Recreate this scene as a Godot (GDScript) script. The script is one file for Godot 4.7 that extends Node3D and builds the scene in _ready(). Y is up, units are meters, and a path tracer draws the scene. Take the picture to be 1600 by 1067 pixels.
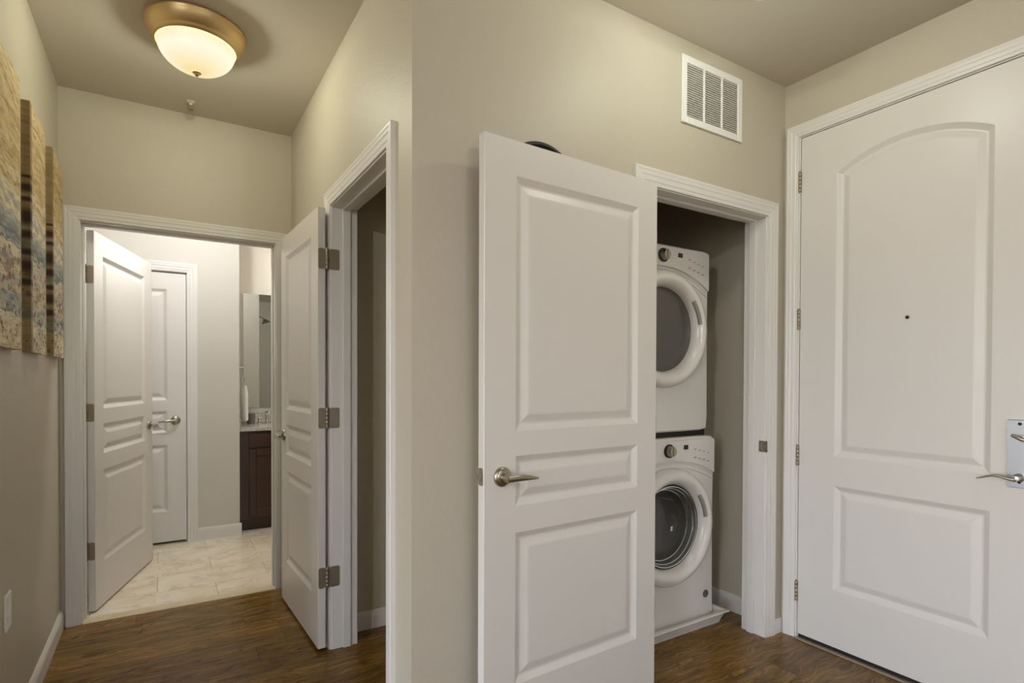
extends Node3D
# Plan coordinates: a runs right along the laundry wall, b runs away down the hall; W(a, y, b) turns them into Godot's axes.

const E_SKY := 14
const E_HALL := 0.29
const E_ENTRY := 0.25
const E_LIVING := 1.9
const E_CORNER := 0.85
const E_BATH := 1.1
const C_ENTRY := Color(0.96, 0.98, 0.91)
const E_VANITY := 0.1
const C_LIVING := Color(0.985, 0.99, 1.0)
var M := {}
var used := {}
var rng := RandomNumberGenerator.new()


func W(a: float, y: float, b: float) -> Vector3:
	return Vector3(a, y, -b)


# ---------------------------------------------------------------- mesh helpers
func mb() -> SurfaceTool:
	var st := SurfaceTool.new()
	st.begin(Mesh.PRIMITIVE_TRIANGLES)
	return st


func vtx(st: SurfaceTool, p: Vector3, n: Vector3, uv := Vector2.ZERO) -> void:
	st.set_normal(n)
	st.set_uv(uv)
	st.add_vertex(p)


func tri(st: SurfaceTool, a: Vector3, b: Vector3, c: Vector3, hint: Vector3, ua := Vector2.ZERO, ub := Vector2.ZERO, uc := Vector2.ZERO) -> void:
	var n := (b - a).cross(c - a)
	if n.length() < 1e-14:
		return
	n = n.normalized()
	if n.dot(hint) < 0:
		vtx(st, a, -n, ua)
		vtx(st, b, -n, ub)
		vtx(st, c, -n, uc)
	else:
		vtx(st, a, n, ua)
		vtx(st, c, n, uc)
		vtx(st, b, n, ub)


func quad(st: SurfaceTool, a: Vector3, b: Vector3, c: Vector3, d: Vector3, hint: Vector3, u := PackedVector2Array()) -> void:
	if u.size() == 4:
		tri(st, a, b, c, hint, u[0], u[1], u[2])
		tri(st, a, c, d, hint, u[0], u[2], u[3])
	else:
		tri(st, a, b, c, hint)
		tri(st, a, c, d, hint)


func smooth_quad(st: SurfaceTool, p: Array, n: Array, u: Array) -> void:
	for t in [[0, 1, 2], [0, 2, 3]]:
		var f: Vector3 = (p[t[1]] - p[t[0]]).cross(p[t[2]] - p[t[0]])
		var mean: Vector3 = n[t[0]] + n[t[1]] + n[t[2]]
		var o: Array = [t[0], t[1], t[2]] if f.dot(mean) < 0 else [t[0], t[2], t[1]]
		for k in o:
			vtx(st, p[k], n[k], u[k])


func box(st: SurfaceTool, lo: Vector3, hi: Vector3, c := 0.0) -> void:
	var a := Vector3(minf(lo.x, hi.x), minf(lo.y, hi.y), minf(lo.z, hi.z))
	var z := Vector3(maxf(lo.x, hi.x), maxf(lo.y, hi.y), maxf(lo.z, hi.z))
	var m := (a + z) / 2
	var h := (z - a) / 2
	c = minf(c, minf(h.x, minf(h.y, h.z)) * 0.95)
	for ax in 3:
		var i := (ax + 1) % 3
		var j := (ax + 2) % 3
		for s in [-1.0, 1.0]:
			var q := []
			for k in [[-1, -1], [1, -1], [1, 1], [-1, 1]]:
				var v := Vector3.ZERO
				v[ax] = s * h[ax]
				v[i] = k[0] * (h[i] - c)
				v[j] = k[1] * (h[j] - c)
				q.append(m + v)
			var n := Vector3.ZERO
			n[ax] = s
			quad(st, q[0], q[1], q[2], q[3], n)
			if c > 0:
				for s2 in [-1.0, 1.0]:
					var e := []
					for k in [-1.0, 1.0]:
						for w in [0, 1]:
							var v := Vector3.ZERO
							v[j] = (k if w == 0 else -k) * 0.0
							v[ax] = s * (h[ax] - (0.0 if w == 0 else c))
							v[i] = s2 * (h[i] - (c if w == 0 else 0.0))
							v[j] = k * (h[j] - c)
							e.append(m + v)
					var n2 := Vector3.ZERO
					n2[ax] = s
					n2[i] = s2
					quad(st, e[0], e[1], e[3], e[2], n2)
	if c > 0:
		for sx in [-1.0, 1.0]:
			for sy in [-1.0, 1.0]:
				for sz in [-1.0, 1.0]:
					var s := Vector3(sx, sy, sz)
					tri(st, m + s * (h - Vector3(0, c, c)), m + s * (h - Vector3(c, 0, c)), m + s * (h - Vector3(c, c, 0)), s)


func wbox(st: SurfaceTool, a0: float, a1: float, b0: float, b1: float, y0: float, y1: float, c := 0.0) -> void:
	box(st, W(a0, y0, b0), W(a1, y1, b1), c)


# a closed outline carried from ring p to ring q
func sweep(st: SurfaceTool, p: Array, q: Array, caps := true) -> void:
	var cp := Vector3.ZERO
	var cq := Vector3.ZERO
	for v in p:
		cp += v / p.size()
	for v in q:
		cq += v / q.size()
	for i in p.size():
		var j := (i + 1) % p.size()
		var along: Vector3 = (p[j] - p[i])
		var n := along.cross(q[i] - p[i])
		var out_: Vector3 = ((p[i] + p[j]) / 2 - cp)
		if n.dot(out_) < 0:
			n = -n
		quad(st, p[i], p[j], q[j], q[i], n)
	if caps:
		for i in range(1, p.size() - 1):
			tri(st, p[0], p[i], p[i + 1], cp - cq)
			tri(st, q[0], q[i], q[i + 1], cq - cp)


# profile of (radius, height) turned about y, placed by xf
func lathe(st: SurfaceTool, prof: Array, n: int, xf := Transform3D(), from := 0.0, to := TAU) -> void:
	for i in prof.size() - 1:
		var a: Vector2 = prof[i]
		var b: Vector2 = prof[i + 1]
		var t := b - a
		if t.length() < 1e-7:
			continue
		var nf := Vector2(t.y, -t.x).normalized()
		var na := nf
		var nb := nf
		if i > 0:
			var t0: Vector2 = a - prof[i - 1]
			var n0 := Vector2(t0.y, -t0.x).normalized()
			if n0.dot(nf) > 0.75:
				na = (n0 + nf).normalized()
		if i < prof.size() - 2:
			var t1: Vector2 = prof[i + 2] - b
			var n1 := Vector2(t1.y, -t1.x).normalized()
			if n1.dot(nf) > 0.75:
				nb = (n1 + nf).normalized()
		for k in n:
			var p := []
			var nn := []
			var uu := []
			for c in [[a, na, k, i], [b, nb, k, i + 1], [b, nb, k + 1, i + 1], [a, na, k + 1, i]]:
				var ang: float = from + (to - from) * c[2] / n
				var d := Vector3(cos(ang), 0, sin(ang))
				p.append(xf * (d * c[0].x + Vector3(0, c[0].y, 0)))
				nn.append((xf.basis * (d * c[1].x + Vector3(0, c[1].y, 0))).normalized())
				uu.append(Vector2(float(c[2]) / n, float(c[3]) / (prof.size() - 1)))
			smooth_quad(st, p, nn, uu)


# a round or oval bar along points; r holds (half width, half height) per point, up is the height direction
func tube(st: SurfaceTool, pts: Array, r: Array, n := 10, up := Vector3.UP) -> void:
	var rings := []
	var norms := []
	for i in pts.size():
		var t: Vector3 = (pts[mini(i + 1, pts.size() - 1)] - pts[maxi(i - 1, 0)]).normalized()
		var side := t.cross(up).normalized()
		if t.cross(up).length() < 1e-3:
			side = t.cross(Vector3.RIGHT).normalized()
		var hi := side.cross(t).normalized()
		var ring := []
		var nor := []
		for k in n:
			var g := TAU * k / n
			ring.append(pts[i] + side * cos(g) * r[i].x + hi * sin(g) * r[i].y)
			nor.append((side * cos(g) * r[i].y + hi * sin(g) * r[i].x).normalized())
		rings.append(ring)
		norms.append(nor)
	for i in pts.size() - 1:
		for k in n:
			var j := (k + 1) % n
			smooth_quad(st, [rings[i][k], rings[i][j], rings[i + 1][j], rings[i + 1][k]], [norms[i][k], norms[i][j], norms[i + 1][j], norms[i + 1][k]], [Vector2.ZERO, Vector2.ZERO, Vector2.ZERO, Vector2.ZERO])
	for e in [0, pts.size() - 1]:
		var c: Vector3 = pts[e]
		var away: Vector3 = pts[0] - pts[1] if e == 0 else pts[e] - pts[e - 1]
		for k in n:
			tri(st, c, rings[e][k], rings[e][(k + 1) % n], away)


func rr(cx: float, cy: float, w: float, h: float, r: float, seg := 4) -> Array:
	var o := []
	for q in 4:
		var sx: float = [1, -1, -1, 1][q]
		var sy: float = [1, 1, -1, -1][q]
		for k in seg + 1:
			var g := PI / 2 * (q + float(k) / seg)
			o.append(Vector2(cx + sx * (w / 2 - r) + cos(g) * r, cy + sy * (h / 2 - r) + sin(g) * r))
	return o


# flat outline in x, y pulled from z0 to z1 (z1 is the seen face, its edge chamfered by c)
func prism(st: SurfaceTool, poly: Array, z0: float, z1: float, c := 0.0, xf := Transform3D()) -> void:
	var mid := Vector2.ZERO
	for v in poly:
		mid += v / poly.size()
	var sg := signf(z1 - z0)
	var rings := [[], [], []]
	for i in poly.size():
		var v: Vector2 = poly[i]
		var inn: Vector2 = v + (mid - v).normalized() * c
		rings[0].append(xf * Vector3(v.x, v.y, z0))
		rings[1].append(xf * Vector3(v.x, v.y, z1 - sg * c))
		rings[2].append(xf * Vector3(inn.x, inn.y, z1))
	for k in 2:
		if k == 1 and c <= 0:
			continue
		for i in poly.size():
			var j := (i + 1) % poly.size()
			var o: Vector2 = (poly[i] + poly[j]) / 2 - mid
			quad(st, rings[k][i], rings[k][j], rings[k + 1][j], rings[k + 1][i], xf.basis * Vector3(o.x, o.y, sg * 0.02 * k))
	for k in [[0, -sg], [2, sg]]:
		var ring: Array = rings[k[0]]
		var flat := PackedVector2Array()
		for v in poly:
			flat.append(v)
		var ix := Geometry2D.triangulate_polygon(flat)
		for t in range(0, ix.size(), 3):
			tri(st, ring[ix[t]], ring[ix[t + 1]], ring[ix[t + 2]], xf.basis * Vector3(0, 0, k[1]))


# ---------------------------------------------------------------- scene helpers
func numbered(called: String) -> String:
	var n: int = used.get(called, 0)
	used[called] = n + 1
	return called if n == 0 else "%s_%03d" % [called, n]


func obj(called: String, st: SurfaceTool, m: Material, parent: Node = null) -> MeshInstance3D:
	var o := MeshInstance3D.new()
	o.mesh = st.commit()
	o.material_override = m
	o.cast_shadow = GeometryInstance3D.SHADOW_CASTING_SETTING_ON
	if parent == null:
		o.name = numbered(called)
		add_child(o, true)
	else:
		part_name(o, called, parent)
		parent.add_child(o, true)
	return o


func part_name(o: Node, called: String, parent: Node) -> void:
	var n := 0
	var name_ := called
	while parent.has_node(NodePath(name_)):
		n += 1
		name_ = "%s_%03d" % [called, n]
	o.name = name_


func tag(o: Node, label: String, category: String, group := "", kind := "") -> Node:
	o.set_meta("label", label)
	o.set_meta("category", category)
	if group:
		o.set_meta("group", group)
	if kind:
		o.set_meta("kind", kind)
	return o


func thing(called: String, label: String, category: String, at := Vector3.ZERO, turn := 0.0, group := "", kind := "") -> Node3D:
	var o := Node3D.new()
	o.name = numbered(called)
	add_child(o, true)
	o.position = at
	o.rotation.y = turn
	tag(o, label, category, group, kind)
	return o


# ---------------------------------------------------------------- materials
func mat(c: Color, rough := 0.5, metal := 0.0) -> StandardMaterial3D:
	var m := StandardMaterial3D.new()
	m.albedo_color = c
	m.roughness = rough
	m.metallic = metal
	return m


func c8(r: int, g: int, b: int) -> Color:
	return Color(r / 255.0, g / 255.0, b / 255.0)


func noise_tex(freq: float, size := 256, as_normal := false) -> NoiseTexture2D:
	var t := NoiseTexture2D.new()
	var n := FastNoiseLite.new()
	n.seed = 7
	n.frequency = freq
	n.fractal_octaves = 4
	t.noise = n
	t.width = size
	t.height = size
	t.seamless = true
	t.as_normal_map = as_normal
	t.bump_strength = 1.0
	return t


func wood_image(sd: int) -> Image:
	var w := 1024
	var h := 192
	var im := Image.create(w, h, false, Image.FORMAT_RGB8)
	var n := FastNoiseLite.new()
	n.seed = sd
	n.frequency = 1.0
	n.fractal_octaves = 4
	var n2 := FastNoiseLite.new()
	n2.seed = sd + 40
	n2.frequency = 1.0
	n2.fractal_octaves = 2
	for y in h:
		for x in w:
			var u := x / float(w)
			var v := y / float(h)
			var bend := n2.get_noise_2d(u * 3.0, v * 1.5) * 0.22
			var g := n.get_noise_2d(u * 5.0, (v + bend) * 16.0)
			var fine := n2.get_noise_2d(u * 34.0 + 9.0, v * 70.0)
			var band := n2.get_noise_2d(u * 2.6 + 30.0, v * 4.0)
			var t := clampf(0.5 + g * 0.75 + fine * 0.3 + band * 0.35, 0, 1)
			var c := c8(98, 72, 28).lerp(c8(164, 130, 68), t)
			var knot := smoothstep(0.36, 0.62, n.get_noise_2d(u * 7.0 + 50.0, v * 5.0 + 11.0))
			c = c.lerp(c8(70, 44, 14), knot * 0.55)
			im.set_pixel(x, y, c)
	im.generate_mipmaps()
	return im


func marble_image() -> Image:
	var s := 512
	var im := Image.create(s, s, false, Image.FORMAT_RGB8)
	var n := FastNoiseLite.new()
	n.seed = 11
	n.frequency = 1.0
	n.fractal_octaves = 4
	for y in s:
		for x in s:
			var u := x / float(s)
			var v := y / float(s)
			var warp := n.get_noise_2d(u * 2.0, v * 2.0) * 0.5
			var r := absf(n.get_noise_2d((u + warp) * 1.0 + v * 0.9, (v + warp * 0.6) * 2.4 + 20.0))
			var vein := 1.0 - smoothstep(0.0, 0.13, r)
			var cloud := n.get_noise_2d(u * 3.0 + 60.0, v * 3.0)
			var c := c8(250, 244, 230).lerp(c8(236, 224, 200), clampf(0.45 + cloud, 0, 1))
			c = c.lerp(c8(186, 172, 154), vein * 0.28)
			im.set_pixel(x, y, c)
	im.generate_mipmaps()
	return im


func granite_image() -> Image:
	var s := 256
	var im := Image.create(s, s, false, Image.FORMAT_RGB8)
	var n := FastNoiseLite.new()
	n.seed = 5
	n.frequency = 0.09
	n.fractal_octaves = 3
	for y in s:
		for x in s:
			var k := n.get_noise_2d(x, y)
			var c := c8(196, 190, 178).lerp(c8(120, 112, 102), smoothstep(0.05, 0.3, k))
			c = c.lerp(c8(236, 230, 220), smoothstep(0.1, 0.35, -k))
			im.set_pixel(x, y, c)
	return im


func art_image(i: int) -> Image:
	var w := 176
	var h := 520
	var im := Image.create(w, h, false, Image.FORMAT_RGB8)
	var n := FastNoiseLite.new()
	n.seed = 21
	n.frequency = 1.0
	n.fractal_octaves = 4
	var tan_ := [c8(214, 188, 138), c8(198, 168, 114), c8(208, 180, 128), c8(188, 158, 106), c8(224, 202, 158)]
	var cream := [c8(222, 210, 178), c8(206, 192, 158), c8(190, 184, 166), c8(214, 196, 156)]
	var slate := [c8(128, 136, 142), c8(104, 114, 122), c8(160, 164, 160), c8(182, 178, 164)]
	var mixed := [c8(214, 198, 162), c8(192, 178, 150), c8(176, 170, 156), c8(202, 180, 140), c8(150, 132, 108)]
	var zones := [[0.0, tan_], [0.43, cream], [0.53, slate], [0.63, cream], [0.67, mixed], [0.81, slate], [0.88, cream], [1.0, cream]]
	var dashes := [[0.30, 0.005], [0.345, 0.014], [0.39, 0.008], [0.46, 0.026], [0.53, 0.014], [0.60, 0.010], [0.655, 0.02], [0.72, 0.012]]
	for y in h:
		for x in w:
			var u := i * 1.25 + x / float(w)
			var f := y / float(h)
			var ff := clampf(f + n.get_noise_2d(u * 1.1, f * 2.0) * 0.03, 0, 0.999)
			var band := floori(ff * 62.0 + n.get_noise_2d(u * 2.0, f * 3.0 + 70.0) * 2.0)
			var zone := 0
			while ff >= zones[zone + 1][0]:
				zone += 1
			var pal: Array = zones[zone][1]
			var cell := floori(u * 2.6 + band * 0.37)
			var pick: int = absi(hash(Vector2i(band / 2, cell if ff > 0.62 else band / 5))) % pal.size()
			var c: Color = pal[pick]
			c = c.lerp(c8(122, 96, 62), clampf(n.get_noise_2d(u * 3.0, f * 60.0) * 0.9, 0, 0.4))
			c = c.lerp(c8(240, 232, 210), clampf(-n.get_noise_2d(u * 2.0, f * 34.0) * 0.8, 0, 0.4))
			if ff > 0.64:
				c = c.lerp(c8(92, 52, 34), smoothstep(0.3, 0.45, n.get_noise_2d(u * 6.0 + 9.0, f * 22.0 + 4.0)) * 0.85)
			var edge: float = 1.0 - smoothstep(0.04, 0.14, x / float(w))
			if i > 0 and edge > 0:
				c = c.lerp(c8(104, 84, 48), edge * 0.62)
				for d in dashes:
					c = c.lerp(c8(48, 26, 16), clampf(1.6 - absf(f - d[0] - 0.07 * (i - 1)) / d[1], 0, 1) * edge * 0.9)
			im.set_pixel(x, y, c)
	return im


func tex(im: Image) -> ImageTexture:
	return ImageTexture.create_from_image(im)


func make_materials() -> void:
	var bump := noise_tex(0.09)
	M.wall = mat(c8(195, 186, 169), 0.5)
	M.wall.heightmap_enabled = true
	M.wall.heightmap_texture = bump
	M.wall.heightmap_scale = 0.05
	M.wall.uv1_triplanar = true
	M.wall.uv1_world_triplanar = true
	M.wall.uv1_scale = Vector3.ONE * 4.0
	M.ceiling = mat(c8(208, 200, 186), 0.85)
	M.bath_wall = mat(c8(206, 201, 190), 0.6)
	M.trim = mat(c8(226, 222, 217), 0.36)
	M.door = mat(c8(224, 219, 213), 0.36)
	M.white = mat(c8(232, 230, 226), 0.4)
	M.appliance = mat(c8(232, 228, 222), 0.22)
	M.appliance.clearcoat_enabled = true
	M.appliance.clearcoat = 0.5
	M.appliance.clearcoat_roughness = 0.1
	M.grey_plastic = mat(c8(150, 146, 140), 0.4)
	M.print = mat(c8(176, 172, 164), 0.5)
	M.black = mat(c8(16, 14, 13), 0.3)
	M.dark_rubber = mat(c8(26, 24, 23), 0.6)
	M.dryer_glass = mat(c8(66, 64, 55), 0.12)
	M.dryer_glass.clearcoat_enabled = true
	M.glass = mat(Color(0.75, 0.78, 0.78, 0.14), 0.03)
	M.glass.transparency = BaseMaterial3D.TRANSPARENCY_ALPHA
	M.drum = mat(c8(84, 74, 66), 0.3, 1.0)
	M.nickel = mat(c8(172, 164, 150), 0.3, 1.0)
	M.hinge = mat(c8(160, 148, 130), 0.42, 0.75)
	M.chrome = mat(c8(215, 215, 215), 0.1, 1.0)
	M.brushed = mat(c8(190, 192, 198), 0.32, 1.0)
	M.bronze = mat(c8(210, 182, 134), 0.4, 0.85)
	M.dark_wood = mat(c8(62, 40, 24), 0.38)
	M.dark_seal = mat(c8(30, 24, 20), 0.6)
	M.threshold = mat(c8(176, 160, 140), 0.4, 0.3)
	M.saddle = mat(c8(222, 206, 172), 0.35)
	M.pan = mat(c8(226, 222, 214), 0.4)
	M.subfloor = mat(c8(52, 36, 22), 0.7)
	M.grout = mat(c8(196, 184, 164), 0.8)
	M.mirror = mat(c8(226, 228, 226), 0.02, 1.0)
	M.towel = mat(c8(240, 238, 232), 0.9)
	M.towel.rim_enabled = true
	M.smoke_cup = mat(c8(104, 101, 96), 0.3)
	M.vent_dark = mat(c8(186, 180, 168), 0.8)
	for k in 3:
		var m := mat([c8(232, 222, 204), c8(216, 204, 184), c8(245, 232, 208)][k], 0.24)
		m.albedo_texture = tex(wood_image(3 + k))
		m.metallic_specular = 0.4
		m.heightmap_enabled = true
		m.heightmap_texture = m.albedo_texture
		m.heightmap_scale = 0.012
		M["wood%d" % k] = m
	M.marble = mat(c8(255, 252, 246), 0.22)
	M.marble.albedo_texture = tex(marble_image())
	M.granite = mat(Color.WHITE, 0.15)
	M.granite.albedo_texture = tex(granite_image())
	M.granite.uv1_triplanar = true
	M.granite.uv1_scale = Vector3.ONE * 5.0
	for k in 3:
		M["art%d" % k] = mat(Color.WHITE, 0.7)
		M["art%d" % k].albedo_texture = tex(art_image(k))


# ---------------------------------------------------------------- doors and their trim
const STEP := [[0.0, 0.0], [0.003, 0.0015], [0.019, 0.0115], [0.023, 0.013], [0.028, 0.013], [0.032, 0.0115], [0.052, 0.0035], [0.058, 0.0025]]


func outline(p: Array, s: float) -> Array:   # p = [x0, y0, x1, side top, apex]; a closed outline moved in by s
	var o := [Vector2(p[0] + s, p[1] + s), Vector2(p[2] - s, p[1] + s)]
	if p.size() == 4:
		return o + [Vector2(p[2] - s, p[3] - s), Vector2(p[0] + s, p[3] - s)]
	var half: float = (p[2] - p[0]) / 2
	var rise: float = p[4] - p[3]
	var r := (half * half + rise * rise) / (2 * rise)
	var c := Vector2((p[0] + p[2]) / 2, p[4] - r)
	var rs := r - s
	var reach := asin((half - s) / rs)
	for k in 25:
		var g: float = reach * (1.0 - k / 12.0)
		o.append(c + Vector2(sin(g), cos(g)) * rs)
	return o


func panel_relief(st: SurfaceTool, p: Array, z: float, dz: float) -> void:
	var last := []
	for k in STEP.size():
		var ring := []
		for v in outline(p, STEP[k][0]):
			ring.append(Vector3(v.x, v.y, z - dz * STEP[k][1]))
		if k > 0:
			for i in ring.size():
				var j := (i + 1) % ring.size()
				quad(st, last[i], last[j], ring[j], ring[i], Vector3(0, 0, dz))
		last = ring
	var mid := Vector3((p[0] + p[2]) / 2, (p[1] + p[3]) / 2, last[0].z)
	for i in last.size():
		tri(st, mid, last[i], last[(i + 1) % last.size()], Vector3(0, 0, dz))


# local: x from the hinge to the free edge, y up, z through the thickness
func door_leaf(parent: Node3D, w: float, y0: float, y1: float, th: float, panels: Array) -> void:
	var st := mb()
	var c := 0.002
	for side in [[0.0, -1.0], [th, 1.0]]:
		var z: float = side[0]
		var n := Vector3(0, 0, side[1])
		var px0: float = panels[0][0]
		var px1: float = panels[0][2]
		quad(st, Vector3(c, y0, z), Vector3(px0, y0, z), Vector3(px0, y1, z), Vector3(c, y1, z), n)
		quad(st, Vector3(px1, y0, z), Vector3(w - c, y0, z), Vector3(w - c, y1, z), Vector3(px1, y1, z), n)
		var y := y0
		for p in panels:
			quad(st, Vector3(px0, y, z), Vector3(px1, y, z), Vector3(px1, p[1], z), Vector3(px0, p[1], z), n)
			y = p[3]
			if p.size() == 5:
				var o := outline(p, 0.0).slice(2)
				for k in o.size() - 1:
					quad(st, Vector3(o[k].x, o[k].y, z), Vector3(o[k + 1].x, o[k + 1].y, z), Vector3(o[k + 1].x, y1, z), Vector3(o[k].x, y1, z), n)
				y = y1
		if y < y1:
			quad(st, Vector3(px0, y, z), Vector3(px1, y, z), Vector3(px1, y1, z), Vector3(px0, y1, z), n)
	for e in [[0.0, -1.0, c], [w, 1.0, w - c]]:
		quad(st, Vector3(e[0], y0, c), Vector3(e[0], y1, c), Vector3(e[0], y1, th - c), Vector3(e[0], y0, th - c), Vector3(e[1], 0, 0))
		quad(st, Vector3(e[0], y0, c), Vector3(e[0], y1, c), Vector3(e[2], y1, 0), Vector3(e[2], y0, 0), Vector3(e[1], 0, -1))
		quad(st, Vector3(e[0], y0, th - c), Vector3(e[0], y1, th - c), Vector3(e[2], y1, th), Vector3(e[2], y0, th), Vector3(e[1], 0, 1))
	for e in [[y0, -1.0], [y1, 1.0]]:
		quad(st, Vector3(0, e[0], 0), Vector3(w, e[0], 0), Vector3(w, e[0], th), Vector3(0, e[0], th), Vector3(0, e[1], 0))
	obj("slab", st, M.door, parent)
	for p in panels:
		var q := mb()
		panel_relief(q, p, th, 1.0)
		panel_relief(q, p, 0.0, -1.0)
		obj("raised_panel", q, M.door, parent)


func panels_for(w: float, s0: float, s1: float) -> Array:
	return [[s0, 0.25, w - s1, 0.76], [s0, 0.85, w - s1, 1.017], [s0, 1.1, w - s1, 1.945]]


func lever_set(parent: Node3D, x: float, y: float, z: float, dz: float, way: float) -> void:
	var st := mb()
	var xf := Transform3D(Basis(Vector3(1, 0, 0), Vector3(0, 0, dz), Vector3(0, -dz, 0)), Vector3(x, y, z))
	lathe(st, [Vector2(0, 0), Vector2(0.033, 0), Vector2(0.033, 0.004), Vector2(0.030, 0.010), Vector2(0.022, 0.014), Vector2(0.014, 0.016), Vector2(0.0125, 0.045), Vector2(0.011, 0.05), Vector2(0, 0.051)], 28, xf)
	var rose := obj("lever_handle", st, M.nickel, parent)
	var lv := mb()
	var pts := []
	var r := []
	for k in 9:
		var t := k / 8.0
		pts.append(Vector3(x + way * (-0.006 + t * 0.118), y - 0.002 + sin(t * PI) * 0.004 - t * 0.006, z + dz * (0.046 + sin(t * PI * 0.9) * 0.008)))
		r.append(Vector2(lerpf(0.0095, 0.004, t), lerpf(0.0115, 0.0035, t * t)))
	tube(lv, pts, r, 12)
	obj("lever", lv, M.nickel, rose)


func hinge(parent: Node3D, y: float, th: float, z_pin: float, plate := true) -> void:
	var st := mb()
	if plate:
		var xf := Transform3D(Basis(Vector3(0, 0, 1), Vector3(0, 1, 0), Vector3(-1, 0, 0)), Vector3(0, y, th / 2))
		prism(st, rr(0, 0, th - 0.004, 0.096, 0.009), 0.0, 0.0016, 0.0, xf)
		for s in [[0.006, 0.03], [-0.006, 0.008], [0.006, -0.012], [-0.004, -0.034]]:
			lathe(st, [Vector2(0.0042, 0.0), Vector2(0.0036, 0.0012), Vector2(0, 0.0008)], 10, Transform3D(Basis(Vector3(0, 0, 1), Vector3(-1, 0, 0), Vector3(0, 1, 0)), Vector3(-0.0016, y + s[1], th / 2 + s[0])))
	for k in 5:
		var c := y - 0.048 + 0.0192 * (k + 0.5)
		lathe(st, [Vector2(0, -0.0092), Vector2(0.0074, -0.0092), Vector2(0.008, -0.0085), Vector2(0.008, 0.0085), Vector2(0.0074, 0.0092), Vector2(0, 0.0092)], 14, Transform3D(Basis(), Vector3(-0.003, c, z_pin)))
	lathe(st, [Vector2(0.005, 0.0), Vector2(0.006, 0.003), Vector2(0.003, 0.006), Vector2(0, 0.0065)], 12, Transform3D(Basis(), Vector3(-0.003, y + 0.048, z_pin)))
	obj("hinge", st, M.hinge, parent)


func latch(parent: Node3D, w: float, y: float, th: float) -> void:
	var st := mb()
	var xf := Transform3D(Basis(Vector3(0, 0, -1), Vector3(0, 1, 0), Vector3(1, 0, 0)), Vector3(w, y, th / 2))
	prism(st, rr(0, 0, 0.025, 0.057, 0.006), 0.0, 0.0012, 0.0, xf)
	prism(st, rr(0, 0, 0.012, 0.02, 0.003), 0.0, 0.008, 0.002, xf)
	obj("latch", st, M.hinge, parent)


# casing, jambs and stops round an opening; local x along the wall, z out of it, wall thickness wt
func trim(label: String, at: Vector3, turn: float, x0: float, x1: float, top: float, cw: float, wt: float, both: bool, stop := [0.05, 0.086], cw_left := 0.0) -> Node3D:
	var t := thing("trim", label, "door frame", at, turn, "", "structure")
	t.name = "trim_%d" % used["trim"]
	var prof := [[0.0, 0.0], [0.0, 0.0085], [0.04, 0.010], [0.2, 0.0105], [0.27, 0.0128], [0.52, 0.0136], [0.6, 0.0158], [0.78, 0.0164], [0.85, 0.018], [0.97, 0.018], [1.0, 0.016], [1.0, 0.0]]
	var rv := 0.005
	for side in ([[0.0, 1.0], [-wt, -1.0]] if both else [[0.0, 1.0]]):
		var z: float = side[0]
		var dz: float = side[1]
		var rings := [[], [], [], []]
		for q in prof:
			var u: float = q[0] * cw + rv
			var ul: float = q[0] * (cw_left if cw_left > 0 else cw) + rv
			rings[0].append(Vector3(x0 - ul, 0, z + dz * q[1]))
			rings[1].append(Vector3(x0 - ul, top + u, z + dz * q[1]))
			rings[2].append(Vector3(x1 + u, top + u, z + dz * q[1]))
			rings[3].append(Vector3(x1 + u, 0, z + dz * q[1]))
		for k in 3:
			var st := mb()
			sweep(st, rings[k], rings[k + 1], false)
			obj("casing_board", st, M.trim, t)
	var j := mb()
	box(j, Vector3(x0 - 0.018, 0, -wt), Vector3(x0, top, 0), 0.001)
	obj("jamb", j, M.trim, t)
	j = mb()
	box(j, Vector3(x1, 0, -wt), Vector3(x1 + 0.018, top, 0), 0.001)
	obj("jamb", j, M.trim, t)
	j = mb()
	box(j, Vector3(x0 - 0.018, top, -wt), Vector3(x1 + 0.018, top + 0.018, 0), 0.001)
	obj("head_jamb", j, M.trim, t)
	var s := mb()
	box(s, Vector3(x0, 0, -stop[1]), Vector3(x0 + 0.011, top, -stop[0]), 0.002)
	box(s, Vector3(x1 - 0.011, 0, -stop[1]), Vector3(x1, top, -stop[0]), 0.002)
	box(s, Vector3(x0 + 0.011, top - 0.011, -stop[1]), Vector3(x1 - 0.011, top, -stop[0]), 0.002)
	obj("door_stop", s, M.trim, t)
	return t


func baseboard(called: String, label: String, p: Vector2, q: Vector2, out_: Vector2, h := 0.092) -> void:
	var st := mb()
	var ra := []
	var rb := []
	for k in [[0.0, 0.0], [0.013, 0.0], [0.013, h * 0.72], [0.0115, h * 0.78], [0.0115, h * 0.84], [0.006, h * 0.95], [0.004, h], [0.0, h]]:
		ra.append(W(p.x + out_.x * k[0], k[1], p.y + out_.y * k[0]))
		rb.append(W(q.x + out_.x * k[0], k[1], q.y + out_.y * k[0]))
	sweep(st, ra, rb)
	var o := obj(called, st, M.trim)
	tag(o, label, "baseboard", "", "structure")


func wall(called: String, label: String, boxes: Array, m: Material) -> MeshInstance3D:
	var st := mb()
	for k in boxes:
		wbox(st, k[0], k[1], k[2], k[3], k[4], k[5])
	var o := obj(called, st, m)
	tag(o, label, "wall", "", "structure")
	return o


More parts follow.
